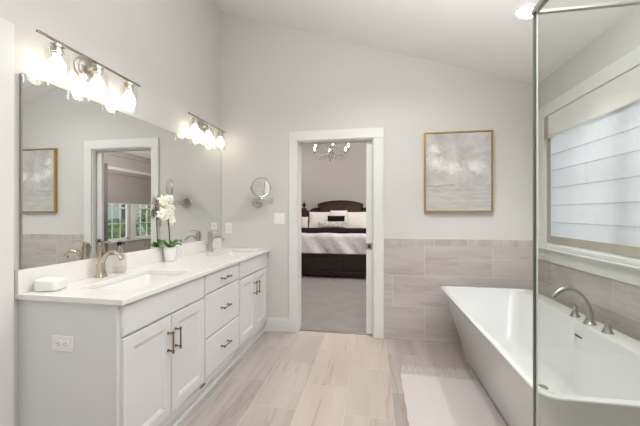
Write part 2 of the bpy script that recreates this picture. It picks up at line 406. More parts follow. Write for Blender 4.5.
# door casing and jambs
b = B()
b.box(-0.889, -0.797, YB - 0.018, YB, 0, 2.043); b.box(0.008, 0.106, YB - 0.018, YB, 0, 2.043); b.box(-0.889, 0.106, YB - 0.018, YB, 2.043, 2.144)
struct(b.obj('trim_1', M['trim'], bevel=0.003))
b = B()
b.box(-0.797, -0.791, YB, YB + 0.14, 0, 2.043); b.box(-0.797, 0.012, YB, YB + 0.14, 2.030, 2.045)
b.box(-0.004, 0.012, YB, YB + 0.045, 0, 2.03); b.box(-0.004, 0.012, YB + 0.095, YB + 0.14, 0, 2.03)
struct(b.obj('trim_2', M['trim'], bevel=0.0015))
b = B()
b.box(-0.889, -0.790, YB + 0.145, YB + 0.163, 0, 2.043); b.box(0.008, 0.106, YB + 0.145, YB + 0.163, 0, 2.043); b.box(-0.889, 0.106, YB + 0.145, YB + 0.163, 2.043, 2.144)
struct(b.obj('trim_3', M['trim'], bevel=0.003))
# pocket door, slid almost fully open
d = struct(B().box(-0.070, 0.68, YB + 0.052, YB + 0.088, 0.014, 2.028).obj('door_1', M['trim'], bevel=0.002))
b = B(); b.box(-0.069, -0.008, YB + 0.048, YB + 0.0525, 0.895, 0.962)
lp = b.obj('door_latch', M['tubnickel'], d, bevel=0.0015)
B().box(-0.052, -0.025, YB + 0.046, YB + 0.049, 0.910, 0.947).obj('latch_recess', M['slot'], lp)
# baseboards
struct(B().box(-1.18, -0.889, YB - 0.014, YB, 0, 0.13).box(-1.18, -0.889, YB - 0.009, YB, 0.13, 0.145).obj('baseboard_back', M['trim'], bevel=0.002))
struct(B().box(XL, XL + 0.014, 1.2, 1.226, 0, 0.14).obj('baseboard_left', M['trim']))
# closet door beside the vanity on the left wall
struct(B().box(XL, XL + 0.02, 1.10, 1.20, 0, 2.165).box(XL, XL + 0.02, 0.20, 0.30, 0, 2.165).box(XL, XL + 0.02, 0.30, 1.10, 2.065, 2.165)
       .box(XL - 0.14, XL, 0.30, 0.315, 0, 2.065).box(XL - 0.14, XL, 1.085, 1.10, 0, 2.065).box(XL - 0.14, XL, 0.315, 1.085, 2.05, 2.065).obj('trim_4', M['trim'], bevel=0.003))
d2 = struct(B().box(XL - 0.08, XL - 0.045, 0.318, 1.082, 0.01, 2.047).obj('door_2', M['trim'], bevel=0.002))
B().lathe([(0.026, 0), (0.026, 0.008), (0.010, 0.012), (0.010, 0.035), (0.026, 0.045), (0.028, 0.058), (0.018, 0.068), (0.001, 0.07)], (XL - 0.045, 1.02, 0.94), (1, 0, 0)).obj('door_knob', M['tubnickel'], d2, smooth=True)

# bath window: casing, stool, apron, jamb, sashes, glass
b = B()
b.box(XR - 0.02, XR, WY1, WY1 + 0.10, WZ0 + 0.006, WZ1); b.box(XR - 0.02, XR, WY0 - 0.10, WY0, WZ0 + 0.006, WZ1)
b.box(XR - 0.02, XR, WY0 - 0.10, WY1 + 0.10, WZ1, WZ1 + 0.10)
b.box(XR - 0.026, XR, WY1 + 0.075, WY1 + 0.10, WZ0 + 0.006, WZ1 + 0.1)
b.box(XR - 0.02, XR, WY0 - 0.10, WY1 + 0.10, 0.8535, 0.955)
wf = struct(b.obj('window_1', M['trim'], bevel=0.003))
B().box(XR - 0.055, XR + 0.10, WY0 - 0.12, WY1 + 0.12, 0.955, 0.972).box(XR - 0.045, XR + 0.10, WY0 - 0.11, WY1 + 0.11, 0.972, 1.004).obj('window_sill', M['trim'], wf, bevel=0.006, seg=3)
B().box(XR, XR + 0.14, WY1 - 0.004, WY1, 1.004, WZ1).box(XR, XR + 0.14, WY0, WY0 + 0.004, 1.004, WZ1).box(XR, XR + 0.14, WY0, WY1, WZ1 - 0.004, WZ1).obj('window_jamb', M['trim'], wf)
b = B()
for ya, yb in ((WY0 + 0.004, 2.19), (2.23, WY1 - 0.004)):
    for z0, z1 in ((1.01, 1.06), (1.54, 1.58), (2.07, 2.12)): b.box(XR + 0.09, XR + 0.12, ya, yb, z0, z1)
    b.box(XR + 0.09, XR + 0.12, ya, ya + 0.05, 1.01, 2.12); b.box(XR + 0.09, XR + 0.12, yb - 0.05, yb, 1.01, 2.12)
b.box(XR + 0.08, XR + 0.13, 2.19, 2.23, 1.005, 2.124)
b.obj('window_frame', M['trim'], wf)
B().box(XR + 0.103, XR + 0.107, WY0 + 0.01, WY1 - 0.01, 1.02, 2.11).obj('window_pane', M['pane'], wf)

# ------------------------------------------------------------------ bedroom shell
BXR = 3.0
def rwall_with_windows():
    b = B(); wins = ((6.50, 7.25), (7.45, 8.20)); z0, z1 = 0.58, 2.25
    b.box(BXR, BXR + 0.14, YB + 0.14, wins[0][0], 0, 3.0); b.box(BXR, BXR + 0.14, wins[0][1], wins[1][0], z0, z1)
    b.box(BXR, BXR + 0.14, wins[1][1], 8.89, 0, 3.0)
    b.box(BXR, BXR + 0.14, wins[0][0], wins[1][1], 0, z0); b.box(BXR, BXR + 0.14, wins[0][0], wins[1][1], z1, 3.0)
    struct(b.obj('wall_bedroom_right', M['bedwall']))
    for k, (ya, yb) in enumerate(wins):
        b = B()
        b.box(BXR + 0.05, BXR + 0.09, ya, ya + 0.05, z0, z1); b.box(BXR + 0.05, BXR + 0.09, yb - 0.05, yb, z0, z1)
        b.box(BXR + 0.05, BXR + 0.09, ya, yb, z0, z0 + 0.05); b.box(BXR + 0.05, BXR + 0.09, ya, yb, z1 - 0.05, z1)
        b.box(BXR + 0.045, BXR + 0.09, ya, yb, 1.38, 1.43)
        for q in (1, 2): yy = ya + (yb - ya) * q / 3; b.box(BXR + 0.06, BXR + 0.08, yy - 0.009, yy + 0.009, z0, z1)
        b.box(BXR + 0.06, BXR + 0.08, ya, yb, 1.0, 1.018)
        o = struct(b.obj('window_%d' % (k + 2), M['trim']))
        B().box(BXR + 0.068, BXR + 0.072, ya + 0.01, yb - 0.01, z0 + 0.01, z1 - 0.01).obj('window_pane', M['pane'], o)
    b = B(); b.box(BXR - 0.03, BXR + 0.05, 6.40, 8.30, 0.545, 0.575); b.box(BXR - 0.015, BXR, 6.42, 8.28, 2.30, 2.42)
    b.box(BXR - 0.015, BXR, 6.42, 6.50, 0.575, 2.3); b.box(BXR - 0.015, BXR, 8.20, 8.28, 0.575, 2.3)
    b.box(BXR - 0.015, BXR, 7.27, 7.43, 0.575, 2.3)
    struct(b.obj('trim_5', M['trim']))
rwall_with_windows()
struct(B().box(-3.34, 3.14, 8.75, 8.89, 0, 4.6).obj('wall_bedroom_back', M['bedwall']))
struct(B().box(-3.34, -3.2, YB + 0.14, 8.75, 0, 4.6).obj('wall_bedroom_left', M['bedwall']))
zb = lambda x: 2.80 + 0.33 * (3.0 - x)
b = B(); b.loft([[(3.14, y, zb(3.14)), (3.14, y, zb(3.14) + 0.1), (-0.5, y, 4.1), (-3.34, y, 4.1), (-3.34, y, 4.0), (-0.5, y, zb(-0.5))] for y in (YB + 0.14, 8.89)])
struct(b.obj('ceiling_bedroom', M['ceil']))
struct(B().box(BXR - 0.05, BXR, YB + 0.145, 8.75, 2.70, 2.76).box(BXR - 0.09, BXR, YB + 0.145, 8.75, 2.76, 2.80).obj('trim_6', M['bedwall']))
struct(B().box(BXR - 0.014, BXR, YB + 0.145, 8.75, 0, 0.14).obj('baseboard_right', M['trim']))
# outside the bedroom windows
struct(B().box(3.2, 40, -10, 40, -0.5, -0.4).obj('ground', M['grass']))

# ------------------------------------------------------------------ vanity
CT = 0.89
XF = -1.115
van = thing('vanity_cabinet', 'long white painted double vanity cabinet with brass pulls under the white countertop', 'vanity', (-1.4, 2.2, 0))
b = B()
b.box(XL + 0.002, XF - 0.020, 1.228, 1.246, 0, 0.862)           # near end panel
b.box(XL + 0.002, XF - 0.020, 3.208, 3.228, 0, 0.862)
b.box(XL + 0.002, XL + 0.014, 1.246, 3.208, 0.1, 0.862)
b.box(XL + 0.002, XF - 0.020, 1.246, 3.208, 0.10, 0.118)
b.box(-1.180, -1.166, 1.246, 3.208, 0, 0.10); b.box(-1.166, -1.156, 1.246, 3.208, 0, 0.018)                      # toe board
b.obj('carcass', M['cab'], van, bevel=0.0015)
b = B()                                                         # face frame
zf0, zf1 = 0.085, 0.862; xa, xb = XF - 0.020, XF - 0.0205 + 0.0
fx0, fx1 = XF - 0.040, XF - 0.020
for ya, yb in ((1.246, 1.27), (1.90, 1.97), (2.45, 2.52), (3.16, 3.208)): b.box(fx0, fx1, ya, yb, zf0, zf1)
for za, zb_ in ((0.085, 0.16), (0.69, 0.73), (0.845, 0.862)): b.box(fx0, fx1 - 0.0004, 1.25, 3.2, za, zb_)
b.box(fx0, fx1 - 0.0004, 1.95, 2.48, 0.39, 0.43)
b.obj('face_frame', M['cab'], van, bevel=0.001)
B().box(XL + 0.03, XF - 0.02, 1.2235, 1.228, 0.0, 0.075).obj('end_skirting', M['cab'], van, bevel=0.001)
B().box(-1.152, XF - 0.021, 1.2235, 1.228, 0.075, 0.862).obj('corner_stile', M['cab'], van, bevel=0.001)
def slab(y0, y1, z0, z1):
    bb = B(); rect = lambda ins, x: [(x, y0 + ins, z0 + ins), (x, y1 - ins, z0 + ins), (x, y1 - ins, z1 - ins), (x, y0 + ins, z1 - ins)]
    bb.loft([rect(0, XF - 0.0195), rect(0, XF - 0.005), rect(0.006, XF)])
    return bb
def shaker(y0, y1, z0, z1):
    bb = B(); rect = lambda ins, x: [(x, y0 + ins, z0 + ins), (x, y1 - ins, z0 + ins), (x, y1 - ins, z1 - ins), (x, y0 + ins, z1 - ins)]
    bb.loft([rect(0, XF - 0.0195), rect(0, XF - 0.002), rect(0.002, XF), rect(0.058, XF), rect(0.063, XF - 0.004), rect(0.070, XF - 0.0045), rect(0.076, XF - 0.009)])
    return bb
def pull(parent, y, z, vertical):
    L = 0.062; bb = B(); x = XF + 0.032
    ax = Vector((0, 0, 1)) if vertical else Vector((0, 1, 0)); c = Vector((x, y, z))
    prof = [(0.004, -L), (0.0062, -L + 0.003), (0.0062, -L + 0.010), (0.0042, -L + 0.013), (0.0042, L - 0.013), (0.0062, L - 0.010), (0.0062, L - 0.003), (0.004, L)]
    bb.lathe([(r, h) for r, h in prof], c, ax, 12)
    for s in (-1, 1):
        p = c + ax * s * 0.048
        bb.lathe([(0.0085, 0), (0.0085, 0.003), (0.0045, 0.006), (0.0045, 0.026), (0.0065, 0.030), (0.0065, 0.036)], (XF, p.y, p.z), (1, 0, 0), 12)
    return bb.obj('handle', M['brass'], parent, smooth=True)
slab(1.240, 1.925, 0.712, 0.856).obj('drawer_front', M['cab'], van)
slab(2.498, 3.175, 0.712, 0.856).obj('drawer_front', M['cab'], van)
for y0, y1, hy in ((1.240, 1.577, 1.549), (1.583, 1.925, 1.616), (2.498, 2.833, 2.800), (2.839, 3.175, 2.868)):
    d = shaker(y0, y1, 0.150, 0.702).obj('door', M['cab'], van); pull(d, hy, 0.565, True)
for z0, z1, hz in ((0.722, 0.856, 0.789), (0.418, 0.712, 0.570), (0.150, 0.408, 0.285)):
    d = slab(1.944, 2.470, z0, z1).obj('drawer', M['cab'], van); pull(d, 2.207, hz, False)
# outlet on the vanity end
def screws(): pass
def duplex(name, label, origin, ax_u, ax_v, n, group=None):
    """ax_u: long side, ax_v: short side, n: outward normal"""
    o = Vector(origin); u = Vector(ax_u); v = Vector(ax_v); n = Vector(n)
    def slabv(bb, cu, cv, du, dv, h0, h1):
        rr = []
        for h in (h0, h1): rr.append([o + u * (cu + a * du) + v * (cv + c_ * dv) + n * h for a, c_ in ((-1, -1), (1, -1), (1, 1), (-1, 1))])
        bb.loft(rr)
    t = thing(name, label, 'outlet', origin, group)
    bb = B(); slabv(bb, 0, 0, 0.058, 0.036, 0.0005, 0.005); bb.obj('cover_plate', M['plate'], t, bevel=0.002)
    for s in (-1, 1):
        bb = B(); c = o + u * s * 0.0195
        bb.lathe([(0.0165, 0.004), (0.0165, 0.0075)], c, n, 20); rc = bb.obj('socket', M['plate'], t)
        bb = B()
        slabv(bb, s * 0.0195 + 0.003, 0.0065, 0.0038, 0.0013, 0.0076, 0.008); slabv(bb, s * 0.0195 + 0.003, -0.0065, 0.0045, 0.0013, 0.0076, 0.008)
        bb.lathe([(0.0025, 0.0076), (0.0025, 0.008)], c - u * 0.009, n, 8); bb.obj('slots', M['slot'], rc)
    return t
duplex('electrical_outlet', 'white duplex outlet set sideways in the near end of the white vanity', (-1.425, 1.2285, 0.667), (1, 0, 0), (0, 0, 1), (0, -1, 0))
duplex('electrical_outlet', 'white upright duplex outlet on the wall between the big mirror and the round shaving mirror', (-1.578, YB, 1.111), (0, 0, 1), (1, 0, 0), (0, -1, 0))
# countertop with two cut-outs
S1 = (1.365, 1.885); S2 = (2.615, 3.135); SX = (-1.505, -1.195)
xs = [XL + 0.001, SX[0], SX[1], -1.097]; ys = [1.2145, S1[0], S1[1], S2[0], S2[1], 3.229]
def holed(xs, ys, holes, z0, z1):
    bb = bmesh.new(); V = {}
    def v(i, j, k):
        if (i, j, k) not in V: V[(i, j, k)] = bb.verts.new((xs[i], ys[j], (z0, z1)[k]))
        return V[(i, j, k)]
    nx, ny = len(xs) - 1, len(ys) - 1
    solid = lambda i, j: 0 <= i < nx and 0 <= j < ny and (i, j) not in holes
    for i in range(nx):
        for j in range(ny):
            if not solid(i, j): continue
            bb.faces.new((v(i, j, 1), v(i + 1, j, 1), v(i + 1, j + 1, 1), v(i, j + 1, 1)))
            bb.faces.new((v(i, j, 0), v(i, j + 1, 0), v(i + 1, j + 1, 0), v(i + 1, j, 0)))
            for (di, dj), (p, q) in {(-1, 0): ((i, j + 1), (i, j)), (1, 0): ((i + 1, j), (i + 1, j + 1)), (0, -1): ((i, j), (i + 1, j)), (0, 1): ((i + 1, j + 1), (i, j + 1))}.items():
                if not solid(i + di, j + dj): bb.faces.new((v(*p, 0), v(*q, 0), v(*q, 1), v(*p, 1)))
    r = B(); r.b.free(); r.b = bb; return r
ct = thing('countertop', 'white quartz countertop with backsplash running along the whole vanity', 'countertop', (-1.4, 2.2, 0.862))
holed(xs, ys, {(1, 1), (1, 3)}, CT - 0.028, CT).obj('worktop', M['quartz'], ct, bevel=0.004, seg=3)
B().box(XL + 0.001, -1.662, 1.2145, 3.229, CT, 1.003).obj('backsplash', M['quartz'], ct, bevel=0.002)
def sink(y0, y1, label):
    t = thing('sink', label, 'sink', ((SX[0] + SX[1]) / 2, (y0 + y1) / 2, 0.73))
    x0, x1 = SX[0] - 0.006, SX[1] + 0.006; y0 -= 0.006; y1 += 0.006
    rr = [rrect(x0 - 0.012, x1 + 0.012, y0 - 0.012, y1 + 0.012, 0.03, 0.8615), rrect(x0, x1, y0, y1, 0.025, 0.8615)]
    for k, (i, z) in enumerate(((0.004, 0.85), (0.012, 0.80), (0.022, 0.76), (0.045, 0.738), (0.09, 0.73))): rr.append(rrect(x0 + i, x1 - i, y0 + i, y1 - i, 0.03 + i * 0.3, z))
    b = B(); b.loft(rr, cap0=False, cap1=True); o = b.obj('basin', M['ceramic'], t, smooth=True)
    B().lathe([(0.022, 0), (0.022, 0.003), (0.016, 0.005), (0.001, 0.0055)], ((x0 + x1) / 2 - 0.03, (y0 + y1) / 2, 0.7305)).obj('drain', M['warmlit'], t, smooth=True)
    return t
sink(*S1, 'white rectangular sink set under the countertop at the near end by the outlet')
sink(*S2, 'white rectangular sink set under the countertop at the far end by the wall')
def faucet(x, y, m, label):
    t = thing('faucet', label, 'faucet', (x, y, CT), 'single handle faucets behind the sinks')
    b = B(); rr = []
    for z, wx, wy, ox in ((0, .025, .027, 0), (.006, .025, .027, 0), (.012, .021, .023, 0), (.05, .0175, .019, .001), (.09, .018, .018, .002), (.13, .0185, .019, .001), (.165, .020, .020, -.001), (.185, .020, .020, -.002)):
        rr.append(rrect(x + ox - wx, x + ox + wx, y - wy, y + wy, 0.010, CT + z, 3))
    b.loft(rr); b.obj('body', m, t, smooth=True)
    b = B(); pts = [(x + dx, y, CT + dz) for dx, dz in ((-.002, .045), (.004, .075), (.018, .112), (.038, .138), (.062, .152), (.088, .154), (.112, .146), (.132, .131), (.146, .115))]
    b.tube(pts, [.012, .015, .016, .0155, .015, .0145, .014, .014, .0135], 14, (0.70, 1.25)); sp = b.obj('spout', m, t, smooth=True)
    e = Vector(pts[-1]); B().cyl(e + Vector((-0.010, 0, 0.006)), e + Vector((-0.006, 0, -0.010)), 0.0115, 0.0105).obj('aerator', m, sp, smooth=True)
    b = B(); b.lathe([(0.019, 0), (0.020, 0.010), (0.016, 0.020), (0.001, 0.024)], (x - 0.002, y, CT + 0.186), n=16)
    b.tube([(x - 0.012, y, CT + 0.198), (x + 0.015, y, CT + 0.207), (x + 0.05, y, CT + 0.212), (x + 0.085, y, CT + 0.206)], [0.012, 0.013, 0.012, 0.009], 10, (0.5, 1.25))
    b.obj('lever', m, t, smooth=True)
    B().lathe([(0.0035, 0), (0.0035, 0.035), (0.006, 0.038), (0.006, 0.045), (0.001, 0.047)], (x - 0.028, y, CT + 0.03), n=10).obj('drain_rod', m, t, smooth=True)
    return t
faucet(-1.612, 1.62, M['warmlit'], 'warm lit brushed nickel arched faucet in front of the soap bottle at the near sink')
faucet(-1.600, 2.87, M['nickel'], 'brushed nickel arched faucet standing behind the far sink by the wall')

# ------------------------------------------------------------------ mirror over the vanity
mt = thing('vanity_mirror', 'wide frameless wall mirror above the white backsplash', 'mirror', (-1.66, 2.23, 1.004))
B().box(XL + 0.0005, -1.6685, 1.236, 3.224, 1.0045, 1.9495).obj('backing', M['backing'], mt)
B().box(-1.6685, -1.664, 1.235, 3.225, 1.0035, 1.9506).obj('mirror_glass', M['mirror'], mt)
b = B(); e = 0.0025
for ya, yb, za, zb_ in ((1.235, 3.225, 1.9506, 1.9506 + e), (1.2325, 1.235, 1.0035, 1.9531), (3.225, 3.2275, 1.0035, 1.9531)): b.box(-1.6688, -1.6636, ya, yb, za, zb_)
b.obj('edge_strip', M['chrome'], mt)

# ------------------------------------------------------------------ vanity lights
def vanity_light():
    L = thing('vanity_light', '', 'wall lamp', (XL, 0, 2.15), 'three bulb bath lights above the mirror')
    x = -1.597; z = 2.155
    B().lathe([(0.070, 0.0005), (0.072, 0.010), (0.060, 0.018), (0.056, 0.018), (0.056, 0.024), (0.050, 0.028), (0.001, 0.029)], (XL, 0, z - 0.028), (1, 0, 0), 32).obj('back_plate', M['nickel'], L, smooth=True)
    B().tube([(XL + 0.025, 0, z - 0.028), (XL + 0.06, 0, z - 0.022), (x - 0.02, 0, z - 0.010), (x, 0, z)], [0.013, 0.010, 0.009, 0.008], 12).obj('arm', M['nickel'], L, smooth=True)
    B().box(x - 0.007, x + 0.007, -0.335, 0.335, z - 0.005, z + 0.005).obj('bar', M['bar'], L, bevel=0.001)
    for dy in (-0.238, 0, 0.238):
        h = B(); h.lathe([(0.006, 0), (0.006, -0.014), (0.029, -0.016), (0.030, -0.030), (0.025, -0.032), (0.025, -0.043), (0.029, -0.045), (0.029, -0.056), (0.024, -0.058), (0.024, -0.066), (0.019, -0.068), (0.019, -0.074)], (x, dy, z - 0.004), n=24)
        h.obj('lamp_socket', M['nickel'], L, smooth=True)
        b = B(); prof = [(0.018, -0.078), (0.021, -0.090), (0.033, -0.105), (0.0385, -0.125), (0.0375, -0.145), (0.031, -0.165), (0.019, -0.177), (0.001, -0.182)]
        b.lathe([(r * 0.95, h_) for r, h_ in prof], (x, dy, z), n=24, cap1=False); b.obj('bulb', M['bulb'], L, smooth='all')
        b = B(); b.lathe([(0.030, -0.020), (0.040, -0.024), (0.048, -0.035), (0.051, -0.060), (0.054, -0.205), (0.0525, -0.205), (0.0495, -0.060)], (x, dy, z), n=32, cap0=False, cap1=False)
        b.obj('lamp_shade', M['lampglass'], L, smooth=True)
    return L
v1 = vanity_light(); v2 = copy_tree(v1)
v1.location.y = 1.582; v2.location.y = 2.833
v1['label'] = 'three bulb nickel bath light with clear glass shades above the mirror nearest the camera'
v2['label'] = 'three bulb nickel bath light above the far end of the mirror by the corner'

# ------------------------------------------------------------------ things on the counter
t = thing('smart_speaker', 'small white rounded box lying on the countertop beside the near sink', 'speaker', (-1.596, 1.312, CT))
rz = Matrix.Rotation(math.radians(18), 3, 'Z')
def rotring(ring, c, z): return [(c[0] + (rz @ Vector((p[0], p[1], 0))).x, c[1] + (rz @ Vector((p[0], p[1], 0))).y, p[2] + z) for p in ring]
c0 = (-1.596, 1.312)
b = B(); b.loft([rotring(rrect(-a, a, -a * 0.92, a * 0.92, a * 0.42, zz), c0, CT) for a, zz in ((0.038, 0.0005), (0.044, 0.004))])
b.obj('base', M['backing'], t, smooth=True)
b = B()
rr = []
for a, zz in ((0.051, 0.004), (0.053, 0.012), (0.053, 0.046), (0.051, 0.053), (0.046, 0.056), (0.022, 0.0585), (0.004, 0.059)):
    r = rotring(rrect(-a, a, -a * 0.92, a * 0.92, a * 0.42, zz), c0, CT)
    rr.append([(p[0], p[1], p[2] + (0.10 * (c0[0] - p[0]) if zz > 0.02 else 0)) for p in r])
b.loft(rr); b.obj('body', M['plate'], t, smooth=True)

t = thing('soap_dispenser', 'clear glass soap bottle with a black pump behind the near faucet', 'soap dispenser', (-1.600, 1.745, CT))
b = B(); b.lathe([(0.034, 0.001), (0.038, 0.004), (0.040, 0.060), (0.040, 0.100), (0.034, 0.116), (0.016, 0.126), (0.016, 0.136)], (-1.6, 1.745, CT), n=28, cap1=False)
b.obj('bottle', M['bottleglass'], t, smooth=True)
B().lathe([(0.0345, 0.006), (0.0365, 0.045), (0.001, 0.0452)], (-1.6, 1.745, CT), n=24).obj('liquid', glassmat('clear_soap', (0.94, 0.92, 0.90, 1), 1.0), t, smooth=True)
B().lathe([(0.018, 0.130), (0.018, 0.158), (0.008, 0.160), (0.006, 0.178), (0.001, 0.1782)], (-1.6, 1.745, CT), n=18).obj('collar', M['chrome'], t, smooth=True)
b = B(); b.lathe([(0.010, 0.176), (0.014, 0.178), (0.014, 0.200), (0.010, 0.203), (0.001, 0.204)], (-1.6, 1.745, CT), n=18)
b.tube([(-1.6, 1.745, CT + 0.190), (-1.575, 1.745, CT + 0.192), (-1.563, 1.745, CT + 0.187)], 0.006, 8); b.obj('pump', M['black'], t, smooth=True)

# orchid in a white cup
ox, oy = -1.607, 2.260
orc = thing('potted_orchid', 'white orchid with drooping blossoms in a white cup pot on the countertop', 'plant', (ox, oy, CT))
B().lathe([(0.036, 0.001), (0.040, 0.004), (0.047, 0.05), (0.0515, 0.112), (0.049, 0.114), (0.044, 0.095), (0.001, 0.094)], (ox, oy, CT), n=32).obj('pot', M['ceramic'], orc, smooth=True)
b = B(); pts = [(ox + 0.040 * 0.7 + 0.0, oy + 0.028, CT + 0.095)]
cx, cy, cz = ox + 0.020, oy + 0.062, CT + 0.058
pts = [(cx + 0.008 * math.cos(a), cy + 0.034 * math.cos(a), cz + 0.040 * math.sin(a)) for a in [math.radians(x) for x in range(-150, 151, 20)]]
b.tube(pts, 0.0035, 8); b.obj('cup_handle', M['ceramic'], orc, smooth=True)
B().sphere((ox, oy, CT + 0.094), 0.042, (1, 1, 0.25)).obj('moss', mat('moss', rgb(96, 100, 60), 0.95, bump=1, bscale=80), orc, smooth=True)
def leaf(ang, L, W, lift):
    b = B(); rows = []; n = 9
    for i in range(n):
        a = i / (n - 1); w_ = W * math.sin(PI * min(1, a * 0.93 + 0.05)) ** 0.7 + 0.001
        r = 0.015 + L * a; z = CT + 0.108 + lift * math.sin(a * 2.2) - 0.02 * a
        ca, sa = math.cos(ang), math.sin(ang)
        rows.append([(ox + ca * r - sa * w_ * s, oy + sa * r + ca * w_ * s, z + 0.006 * abs(s) * (1) + th) for s, th in ((-1, 0), (-0.5, -0.003), (0, -0.005), (0.5, -0.003), (1, 0), (1, 0.0015), (0.5, 0), (0, -0.002), (-0.5, 0), (-1, 0.0015))])
    b.loft(rows); b.obj('leaf', M['green'], orc, smooth=True)
for ang, L, W, lift in ((-1.7, 0.10, 0.032, 0.05), (1.35, 0.10, 0.026, 0.065), (0.7, 0.07, 0.024, 0.04), (-0.8, 0.08, 0.028, 0.045), (-2.1, 0.06, 0.026, 0.06), (1.8, 0.06, 0.022, 0.06)):
    leaf(ang, L, W, lift)
def stemcurve(a, top, dx, dy, side):
    pts = []
    for i in range(14):
        s = i / 13
        x = ox + dx * s + side[0] * max(0, s - 0.55) ** 1.6 * 3; y = oy + dy * s + side[1] * max(0, s - 0.55) ** 1.6 * 3
        z = CT + 0.10 + top * math.sin(s * 2.05) / math.sin(PI / 2)
        pts.append(Vector((x, y, z)))
    return pts
def blossom(p, d, s, par):
    d = Vector(d).normalized(); q = Vector((0, 0, 1)).rotation_difference(d)
    b = B(); roll = random.uniform(0, 1)
    for k in range(5):
        ang = roll + 2 * PI * k / 5; wide = 1.25 if k in (1, 4) else 0.85
        rows = []
        for i in range(6):
            a = i / 5; r = s * (0.08 + 0.95 * a); w_ = s * 0.42 * wide * math.sin(PI * (a * 0.86 + 0.1)) ** 0.8
            zc = s * (0.16 * a - 0.30 * a * a)
            row = []
            for u_, th in ((-1, 0), (0, 0.03), (1, 0), (1, -0.02), (0, 0.0), (-1, -0.02)):
                v = Vector((r, w_ * u_, zc + s * th)); v = Matrix.Rotation(ang, 3, 'Z') @ v; row.append(Vector(p) + q @ v)
            rows.append(row)
        b.loft(rows)
    o = b.obj('blossom', M['petal'], par, smooth='all')
    B().sphere(Vector(p) + d * s * 0.12, s * 0.16, u=8, v=6).obj('lip', M['lip'], o, smooth='all')
for top, dx, dy, side, n0 in ((0.385, -0.018, -0.060, (0.0, 0.05), 11), (0.32, -0.014, -0.035, (0.0, -0.07), 11)):
    pts = stemcurve(0, top, dx, dy, side)
    B().tube(pts, [0.0032] * 10 + [0.0025] * 4, 8).obj('stem', M['stem'], orc, smooth=True)
    for k in range(n0):
        s = 0.36 + 0.64 * k / (n0 - 1); f = s * 13; i = min(12, int(f)); p = pts[i].lerp(pts[i + 1], f - i)
        off = Vector((random.uniform(-0.004, 0.022), (-1) ** k * random.uniform(0.015, 0.05), random.uniform(-0.04, 0.02)))
        blossom(p + off, (1.1 + random.uniform(-.2, .3), -0.6 + random.uniform(-.5, .5), random.uniform(-.2, .4)), random.uniform(0.034, 0.040), orc)

# ------------------------------------------------------------------ on the back wall
t = thing('shaving_mirror', 'round magnifying mirror on a double swing arm fixed beside the switch plate', 'mirror', (-1.245, YB, 1.388))
B().lathe([(0.058, 0.0005), (0.058, 0.006), (0.050, 0.013), (0.001, 0.014)], (-1.245, YB, 1.388), (0, -1, 0), 32).obj('wall_plate', M['nickel'], t, smooth=True)
b = B(); b.cyl((-1.245, YB - 0.012, 1.388), (-1.245, YB - 0.055, 1.388), 0.009); b.cyl((-1.245, YB - 0.055, 1.362), (-1.245, YB - 0.055, 1.414), 0.008)
b.obj('hinge', M['nickel'], t, smooth=True)
b = B()
for z in (1.375, 1.401): b.cyl((-1.245, YB - 0.055, z), (-1.045, YB - 0.10, z), 0.0045, n=10)
b.cyl((-1.045, YB - 0.10, 1.368), (-1.045, YB - 0.10, 1.43), 0.007)
b.cyl((-1.045, YB - 0.10, 1.424), (-1.142, YB - 0.165, 1.424), 0.0045, n=10); b.cyl((-1.142, YB - 0.165, 1.415), (-1.142, YB - 0.165, 1.435), 0.007)
b.obj('swing_arm', M['nickel'], t, smooth=True)
mc = Vector((-1.142, YB - 0.165, 1.541)); md = Vector((0.72, -0.95, -0.04)).normalized()
b = B()
ring = []
b.lathe([(0.098, -0.008), (0.103, -0.006), (0.103, 0.006), (0.098, 0.009), (0.092, 0.0065), (0.092, -0.0065)], mc, md, 40, cap0=False, cap1=False)
b.obj('mirror_rim', M['nickel'], t, smooth=True)
B().lathe([(0.0925, -0.0055), (0.0925, 0.0055)], mc, md, 40).obj('mirror_disc', M['mirror'], t)
sd = md.cross(Vector((0, 0, 1))).normalized()
b = B(); yk = []
for k in range(13):
    a = PI + PI * k / 12; yk.append(mc + sd * 0.108 * math.cos(a) + Vector((0, 0, 1)) * 0.108 * math.sin(a))
b.tube(yk, 0.004, 8); b.cyl(yk[0] - sd * 0.012, yk[0] + sd * 0.01, 0.007); b.cyl(yk[-1] - sd * 0.01, yk[-1] + sd * 0.012, 0.007)
b.obj('yoke', M['nickel'], t, smooth=True)

t = thing('light_switch', 'white two gang rocker switch plate on the wall left of the doorway', 'switch', (-0.995, YB, 1.2165))
B().box(-1.054, -0.936, YB - 0.006, YB, 1.158, 1.275).obj('cover_plate', M['plate'], t, bevel=0.003)
for xx in (-1.0175, -0.9725):
    b = B(); b.loft([[(xx - 0.0165, YB - 0.006, 1.183), (xx + 0.0165, YB - 0.006, 1.183), (xx + 0.0165, YB - 0.006, 1.25), (xx - 0.0165, YB - 0.006, 1.25)],
                     [(xx - 0.0155, YB - 0.0075, 1.184), (xx + 0.0155, YB - 0.0075, 1.184), (xx + 0.0155, YB - 0.0115, 1.249), (xx - 0.0155, YB - 0.0115, 1.249)]])
    b.obj('rocker', M['plate'], t)

